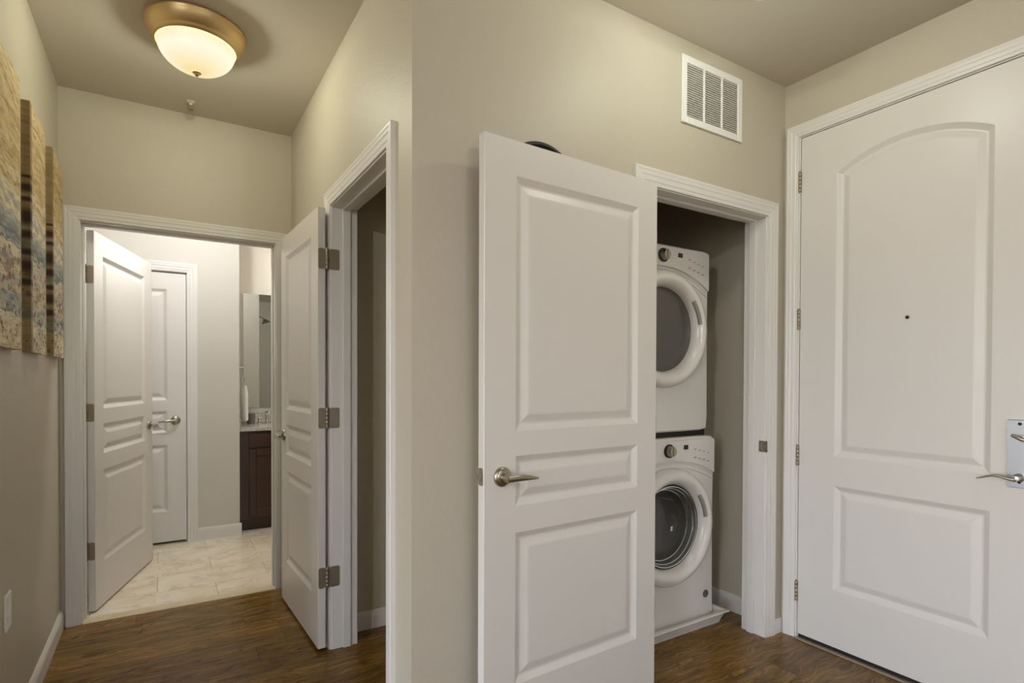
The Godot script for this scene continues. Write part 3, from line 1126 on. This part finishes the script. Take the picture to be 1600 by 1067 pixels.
func laundry() -> void:
	# drip pan
	var st := mb()
	var a0 := 1.74
	var a1 := 2.492
	var b0 := 1.872
	var b1 := 2.66
	var t := 0.006
	wbox(st, a0 + 0.02, a1 - 0.02, b0 + 0.02, b1 - 0.02, 0.002, 0.008)
	for e in [[0, 0], [0, 1], [1, 0], [1, 1]]:
		pass
	var prof := [[0.022, 0.002], [0.0, 0.056], [-0.012, 0.058], [-0.016, 0.062], [-0.012, 0.068], [0.004, 0.068], [0.008, 0.062], [0.030, 0.010]]
	var rings := []
	for c in [[a0, b0, 1, 1], [a1, b0, -1, 1], [a1, b1, -1, -1], [a0, b1, 1, -1]]:
		var ring := []
		for q in prof:
			ring.append(W(c[0] + c[2] * q[0], q[1], c[1] + c[3] * q[0]))
		rings.append(ring)
	for k in 4:
		sweep(st, rings[k], rings[(k + 1) % 4], false)
	tag(obj("drip_pan", st, M.pan), "shallow white plastic drip pan under the washing machine", "drip pan")
	var w := machine("washing_machine", "white front loading washing machine with dark round glass door below the dryer", "washing machine", W(2.114, 0.010, 1.925), 0.97, 0.535, true, 0.72)
	var cap := mb()
	lathe(cap, [Vector2(0.020, 0.0), Vector2(0.020, 0.003), Vector2(0.016, 0.004), Vector2(0.0, 0.002)], 24, Transform3D(Basis(Vector3(1, 0, 0), Vector3(0, 0, 1), Vector3(0, -1, 0)), Vector3(0.287, 0.145, 0.0)))
	obj("filter_cap", cap, M.smoke_cup, w)
	for x in [-0.3, 0.3]:
		for z in [-0.06, -0.64]:
			var ft := mb()
			lathe(ft, [Vector2(0, -0.002), Vector2(0.02, -0.002), Vector2(0.02, 0.003), Vector2(0, 0.003)], 12, Transform3D(Basis(), Vector3(x, 0, z)))
			obj("foot", ft, M.dark_rubber, w)
	var stk := mb()
	box(stk, Vector3(-0.33, 0.968, -0.66), Vector3(0.33, 0.998, -0.05))
	obj("stacking_frame", stk, M.dark_rubber, w)
	machine("clothes_dryer", "white front loading clothes dryer with grey glass door stacked on the washer", "clothes dryer", W(2.092, 1.008, 1.950), 0.935, 0.512, false, 0.62)
	# outlet in the closet, partly behind the jamb
	st = mb()
	wbox(st, 2.651, 2.657, 1.855, 1.934, 1.155, 1.272, 0.002)
	var sw := obj("wall_switch", st, M.wall)
	tag(sw, "beige rocker switch plate on the laundry closet side wall", "switch")
	st = mb()
	wbox(st, 2.646, 2.651, 1.878, 1.911, 1.18, 1.247, 0.002)
	obj("rocker", st, M.wall, sw)


func hall_things() -> void:
	# air grille: local x along the wall, z towards the room
	var g := thing("air_grille", "white slatted return air grille high on the wall over the laundry closet", "air vent", W(1.893, 2.381, 1.666))
	var w := 0.408
	var h := 0.291
	var st := mb()
	box(st, Vector3(0, 0, 0.0), Vector3(0.031, h, 0.010), 0.002)
	box(st, Vector3(w - 0.031, 0, 0.0), Vector3(w, h, 0.010), 0.002)
	box(st, Vector3(0.031, 0, 0.0), Vector3(w - 0.031, 0.031, 0.010), 0.002)
	box(st, Vector3(0.031, h - 0.031, 0.0), Vector3(w - 0.031, h, 0.010), 0.002)
	obj("frame", st, M.white, g)
	st = mb()
	box(st, Vector3(0.02, 0.02, 0.0003), Vector3(w - 0.02, h - 0.02, 0.0012))
	obj("backing", st, M.vent_dark, g)
	var xs := [0.031, 0.1395, 0.1475, 0.2605, 0.2685, w - 0.031]
	for k in 2:
		st = mb()
		box(st, Vector3(xs[1 + 2 * k] - 0.001, 0.031, 0.0012), Vector3(xs[2 + 2 * k] + 0.001, h - 0.031, 0.009), 0.001)
		obj("mullion", st, M.white, g)
	for k in 3:
		var n := 23
		var sl := mb()
		var ra := []
		var rb := []
		for q in [[0.0014, 0.0044], [0.0022, 0.0054], [0.0082, 0.0006], [0.0074, -0.0004]]:
			ra.append(Vector3(xs[2 * k], q[1], q[0]))
			rb.append(Vector3(xs[2 * k + 1], q[1], q[0]))
		sweep(sl, ra, rb)
		var mesh_ := sl.commit()
		for i in n:
			var o := MeshInstance3D.new()
			o.mesh = mesh_
			o.material_override = M.white
			part_name(o, "slat", g)
			g.add_child(o, true)
			o.position.y = 0.033 + (h - 0.066) * (i + 0.25) / n
	# canvases
	var labs := ["abstract canvas panel in tan and grey bands, nearest of three on the left wall", "abstract canvas panel hung between two others on the left hall wall", "abstract canvas panel on the left wall closest to the bathroom door casing"]
	var bsv := [[2.23, 2.552], [2.728, 3.045], [3.222, 3.525]]
	for k in 3:
		var t := thing("canvas_panel", labs[k], "wall art", W(-0.443, 1.368, bsv[k][0]), 0.0, "canvas panels on the left hall wall")
		canvas(t, bsv[k][1] - bsv[k][0], 0.935, 0.027, M["art%d" % k])
	# outlet on the left wall
	st = mb()
	wbox(st, -0.443, -0.436, 2.415, 2.490, 0.437, 0.556, 0.002)
	var o := obj("wall_outlet", st, M.white)
	tag(o, "white electric outlet plate low on the left hall wall", "outlet")
	for y in [0.472, 0.521]:
		st = mb()
		prism(st, rr(0, 0, 0.034, 0.028, 0.009), 0.0, 0.0015, 0.0, Transform3D(Basis(Vector3(0, 0, -1), Vector3(0, 1, 0), Vector3(1, 0, 0)), W(-0.436, y, 2.4525)))
		obj("socket", st, M.white, o)
	# sprinkler
	var sp := thing("fire_sprinkler", "small white fire sprinkler head on the hall ceiling past the lamp", "sprinkler", W(0.132, 2.74, 3.44))
	st = mb()
	lathe(st, [Vector2(0, 0), Vector2(0.022, 0), Vector2(0.021, -0.004), Vector2(0.012, -0.007), Vector2(0.009, -0.012), Vector2(0.008, -0.02), Vector2(0, -0.02)], 24)
	obj("escutcheon", st, M.ceiling, sp)
	st = mb()
	for s in [-1.0, 1.0]:
		tube(st, [Vector3(s * 0.007, -0.012, 0), Vector3(s * 0.016, -0.022, 0), Vector3(s * 0.014, -0.034, 0), Vector3(s * 0.003, -0.042, 0)], [Vector2(0.003, 0.003), Vector2(0.003, 0.003), Vector2(0.003, 0.003), Vector2(0.003, 0.003)], 8, Vector3(0, 0, 1))
	lathe(st, [Vector2(0, -0.04), Vector2(0.014, -0.042), Vector2(0.014, -0.044), Vector2(0, -0.045)], 16)
	obj("deflector", st, M.hinge, sp)
	# dark round piece on the wall behind the open closet door
	st = mb()
	lathe(st, [Vector2(0, 0), Vector2(0.150, 0), Vector2(0.158, 0.006), Vector2(0.160, 0.014), Vector2(0.156, 0.022), Vector2(0.146, 0.025), Vector2(0.138, 0.018), Vector2(0.134, 0.012), Vector2(0, 0.012)], 72, Transform3D(Basis(Vector3(1, 0, 0), Vector3(0, 0, 1), Vector3(0, -1, 0)), W(1.157, 1.963, 1.666)))
	tag(obj("wall_disc", st, M.dark_rubber), "black round wall piece whose top peeks over the open closet door", "wall decor")


func canvas(t: Node3D, w: float, h: float, d: float, m: Material) -> void:
	# the face looks along +x; local -z is further down the hall
	var st := mb()
	var e := d / w
	var F := func(u: float, y: float, x: float) -> Vector3: return Vector3(x, y, -u)
	quad(st, F.call(0, 0, d), F.call(w, 0, d), F.call(w, h, d), F.call(0, h, d), Vector3.RIGHT, PackedVector2Array([Vector2(0, 1), Vector2(1, 1), Vector2(1, 0), Vector2(0, 0)]))
	quad(st, F.call(0, 0, 0), F.call(0, 0, d), F.call(0, h, d), F.call(0, h, 0), Vector3(0, 0, 1), PackedVector2Array([Vector2(e, 1), Vector2(0, 1), Vector2(0, 0), Vector2(e, 0)]))
	quad(st, F.call(w, 0, 0), F.call(w, 0, d), F.call(w, h, d), F.call(w, h, 0), Vector3(0, 0, -1), PackedVector2Array([Vector2(1 - e, 1), Vector2(1, 1), Vector2(1, 0), Vector2(1 - e, 0)]))
	quad(st, F.call(0, h, 0), F.call(w, h, 0), F.call(w, h, d), F.call(0, h, d), Vector3.UP, PackedVector2Array([Vector2(0, 0.03), Vector2(1, 0.03), Vector2(1, 0), Vector2(0, 0)]))
	quad(st, F.call(0, 0, 0), F.call(w, 0, 0), F.call(w, 0, d), F.call(0, 0, d), Vector3.DOWN, PackedVector2Array([Vector2(0, 0.97), Vector2(1, 0.97), Vector2(1, 1), Vector2(0, 1)]))
	obj("canvas", st, m, t)
	st = mb()
	for q in [[0.012, 0.03], [w - 0.03, w - 0.012]]:
		box(st, Vector3(0.001, 0.012, -q[0]), Vector3(d - 0.003, h - 0.012, -q[1]))
	for q in [[0.012, 0.03], [h - 0.03, h - 0.012]]:
		box(st, Vector3(0.001, q[0], -0.03), Vector3(d - 0.003, q[1], -w + 0.03))
	obj("stretcher", st, M.dark_wood, t)


func bathroom() -> void:
	# vanity
	var v := thing("vanity_cabinet", "dark brown shaker vanity cabinet in the bathroom", "cabinet", W(0.527, 0, 5.06))
	var w := 1.2
	var st := mb()
	box(st, Vector3(0.0, 0.10, -0.50), Vector3(w, 0.833, 0.0), 0.001)
	box(st, Vector3(0.02, 0.0, -0.50), Vector3(w, 0.10, -0.062))
	obj("body", st, M.dark_wood, v)
	for k in 3:
		var x := 0.075 + k * 0.375
		st = mb()
		box(st, Vector3(x, 0.695, 0.0), Vector3(x + 0.36, 0.815, 0.018), 0.003)
		obj("drawer", st, M.dark_wood, v)
		st = mb()
		var y0 := 0.125
		var y1 := 0.68
		box(st, Vector3(x, y0, 0), Vector3(x + 0.055, y1, 0.018), 0.003)
		box(st, Vector3(x + 0.305, y0, 0), Vector3(x + 0.36, y1, 0.018), 0.003)
		box(st, Vector3(x + 0.055, y0, 0), Vector3(x + 0.305, y0 + 0.055, 0.018), 0.003)
		box(st, Vector3(x + 0.055, y1 - 0.055, 0), Vector3(x + 0.305, y1, 0.018), 0.003)
		box(st, Vector3(x + 0.05, y0 + 0.05, 0), Vector3(x + 0.31, y1 - 0.05, 0.007))
		obj("cabinet_door", st, M.dark_wood, v)
	st = mb()
	wbox(st, 0.527, 1.748, 5.025, 5.562, 0.833, 0.865, 0.003)
	var ct := obj("countertop", st, M.granite)
	tag(ct, "speckled stone counter on the bathroom vanity", "countertop")
	st = mb()
	wbox(st, 0.547, 1.748, 5.543, 5.563, 0.8655, 0.965, 0.002)
	tag(obj("backsplash", st, M.granite), "speckled stone backsplash strip under the bathroom mirror", "backsplash")
	st = mb()
	wbox(st, 0.527, 0.545, 5.06, 5.540, 0.8655, 0.965, 0.002)
	tag(obj("side_splash", st, M.granite), "speckled stone side splash beside the bathroom counter", "backsplash")
	# mirror
	st = mb()
	wbox(st, 0.617, 1.70, 5.557, 5.564, 1.0, 2.036, 0.002)
	var mi := obj("mirror", st, M.mirror)
	tag(mi, "tall frameless bathroom mirror over the vanity", "mirror")
	# faucet
	var fx := 0.80
	st = mb()
	lathe(st, [Vector2(0, 0), Vector2(0.027, 0), Vector2(0.026, 0.008), Vector2(0.016, 0.014), Vector2(0.014, 0.07), Vector2(0.011, 0.078), Vector2(0, 0.08)], 20, Transform3D(Basis(), W(fx, 0.865, 5.46)))
	tube(st, [W(fx, 0.925, 5.46), W(fx, 0.965, 5.455), W(fx, 0.985, 5.42), W(fx, 0.975, 5.37), W(fx, 0.945, 5.345)], [Vector2(0.012, 0.012), Vector2(0.012, 0.012), Vector2(0.011, 0.011), Vector2(0.010, 0.010), Vector2(0.009, 0.009)], 12, Vector3.RIGHT)
	var fc := obj("faucet", st, M.chrome)
	tag(fc, "chrome bathroom faucet with two handles on the stone counter", "faucet")
	for s in [-1.0, 1.0]:
		st = mb()
		lathe(st, [Vector2(0, 0), Vector2(0.024, 0), Vector2(0.023, 0.006), Vector2(0.013, 0.012), Vector2(0.014, 0.04), Vector2(0.008, 0.05), Vector2(0, 0.051)], 18, Transform3D(Basis(), W(fx + s * 0.062, 0.865, 5.46)))
		tube(st, [W(fx + s * 0.062, 0.908, 5.46), W(fx + s * 0.08, 0.916, 5.45), W(fx + s * 0.098, 0.92, 5.44)], [Vector2(0.007, 0.006), Vector2(0.006, 0.005), Vector2(0.004, 0.004)], 10)
		obj("faucet_handle", st, M.chrome, fc)
	# cup
	st = mb()
	lathe(st, [Vector2(0, 0), Vector2(0.032, 0), Vector2(0.036, 0.09), Vector2(0.033, 0.09), Vector2(0.03, 0.006), Vector2(0, 0.006)], 24, Transform3D(Basis(), W(0.665, 0.865, 5.43)))
	tag(obj("tumbler", st, M.smoke_cup), "grey tumbler standing beside the bathroom faucet", "cup")
	# towel on a ring on the alcove's side wall
	var rg := thing("towel_ring", "chrome towel ring on the wall beside the bathroom mirror", "towel ring", W(0.525, 1.36, 5.33))
	st = mb()
	lathe(st, [Vector2(0, 0), Vector2(0.022, 0), Vector2(0.02, 0.008), Vector2(0.008, 0.012), Vector2(0.008, 0.07), Vector2(0, 0.072)], 18, Transform3D(Basis(Vector3(0, 1, 0), Vector3(1, 0, 0), Vector3(0, 0, -1)), Vector3.ZERO))
	obj("post", st, M.chrome, rg)
	st = mb()
	var pts := []
	var r := []
	for k in 33:
		var a := TAU * k / 32.0
		pts.append(Vector3(0.066, -0.075 + cos(a) * 0.075, sin(a) * 0.075))
		r.append(Vector2(0.004, 0.004))
	tube(st, pts, r, 8, Vector3.RIGHT)
	obj("ring", st, M.chrome, rg)
	st = mb()
	var rings := []
	for k in 13:
		var t := k / 12.0
		var ring := []
		var half := lerpf(0.045, 0.085, minf(1.0, t * 3.0))
		var dep := lerpf(0.016, 0.026, minf(1.0, t * 4.0))
		for i in 24:
			var a := TAU * i / 24.0
			var wave := 1.0 + 0.22 * sin(a * 5.0 + 0.6)
			ring.append(W(0.600 + cos(a) * dep * wave, 1.205 - t * 0.30, 5.33 + sin(a) * half))
		rings.append(ring)
	for k in 12:
		sweep(st, rings[k], rings[k + 1], k == 0 or k == 11)
	tag(obj("hand_towel", st, M.towel), "white hand towel hanging beside the bathroom mirror", "towel")
	# tub surround and shower head that the mirror shows
	st = mb()
	wbox(st, 0.996, 1.749, 2.881, 2.893, 0.5, 2.3, 0.001)
	tag(obj("shower_surround", st, M.white), "white shower wall panel seen in the bathroom mirror", "shower wall")
	var sh := thing("wall_shower", "small shower head on its arm seen in the bathroom mirror", "shower head", W(0.996, 2.02, 3.30))
	st = mb()
	tube(st, [Vector3(0, 0.03, 0), Vector3(0.05, 0.04, 0), Vector3(0.10, 0.025, 0), Vector3(0.125, 0.0, 0)], [Vector2(0.009, 0.009), Vector2(0.009, 0.009), Vector2(0.009, 0.009), Vector2(0.009, 0.009)], 10, Vector3(0, 0, 1))
	obj("arm", st, M.nickel, sh)
	st = mb()
	lathe(st, [Vector2(0, 0.02), Vector2(0.014, 0.018), Vector2(0.05, -0.025), Vector2(0.052, -0.034), Vector2(0, -0.036)], 24, Transform3D(Basis(Vector3.BACK, 0.35), Vector3(0.128, -0.01, 0)))
	obj("head", st, M.nickel, sh)
	# vanity light above the mirror
	var vl := thing("vanity_light", "chrome vanity light bar with white globes above the mirror", "lamp", W(1.25, 2.24, 5.565))
	st = mb()
	box(st, Vector3(-0.28, -0.04, 0), Vector3(0.28, 0.04, 0.03), 0.004)
	obj("bar", st, M.chrome, vl)
	for k in 3:
		var x := -0.2 + 0.2 * k
		st = mb()
		var prof := []
		for i in 13:
			var a := PI * i / 12.0
			prof.append(Vector2(sin(a) * 0.055, cos(a) * 0.055))
		lathe(st, prof, 24, Transform3D(Basis(), Vector3(x, 0, 0.10)))
		obj("globe", st, M.globe, vl)
		st = mb()
		lathe(st, [Vector2(0.018, 0.0), Vector2(0.018, 0.03), Vector2(0.03, 0.045)], 16, Transform3D(Basis(Vector3(1, 0, 0), Vector3(0, 0, 1), Vector3(0, -1, 0)), Vector3(x, 0, 0.02)))
		obj("socket", st, M.chrome, vl)
		var l := OmniLight3D.new()
		l.name = "globe_light"
		l.position = Vector3(x, 0, 0.10)
		l.light_color = Color(1.0, 0.97, 0.93)
		l.light_energy = E_VANITY
		l.light_size = 0.05
		l.omni_range = 8.0
		l.omni_attenuation = 2.0
		l.shadow_enabled = true
		vl.add_child(l, true)
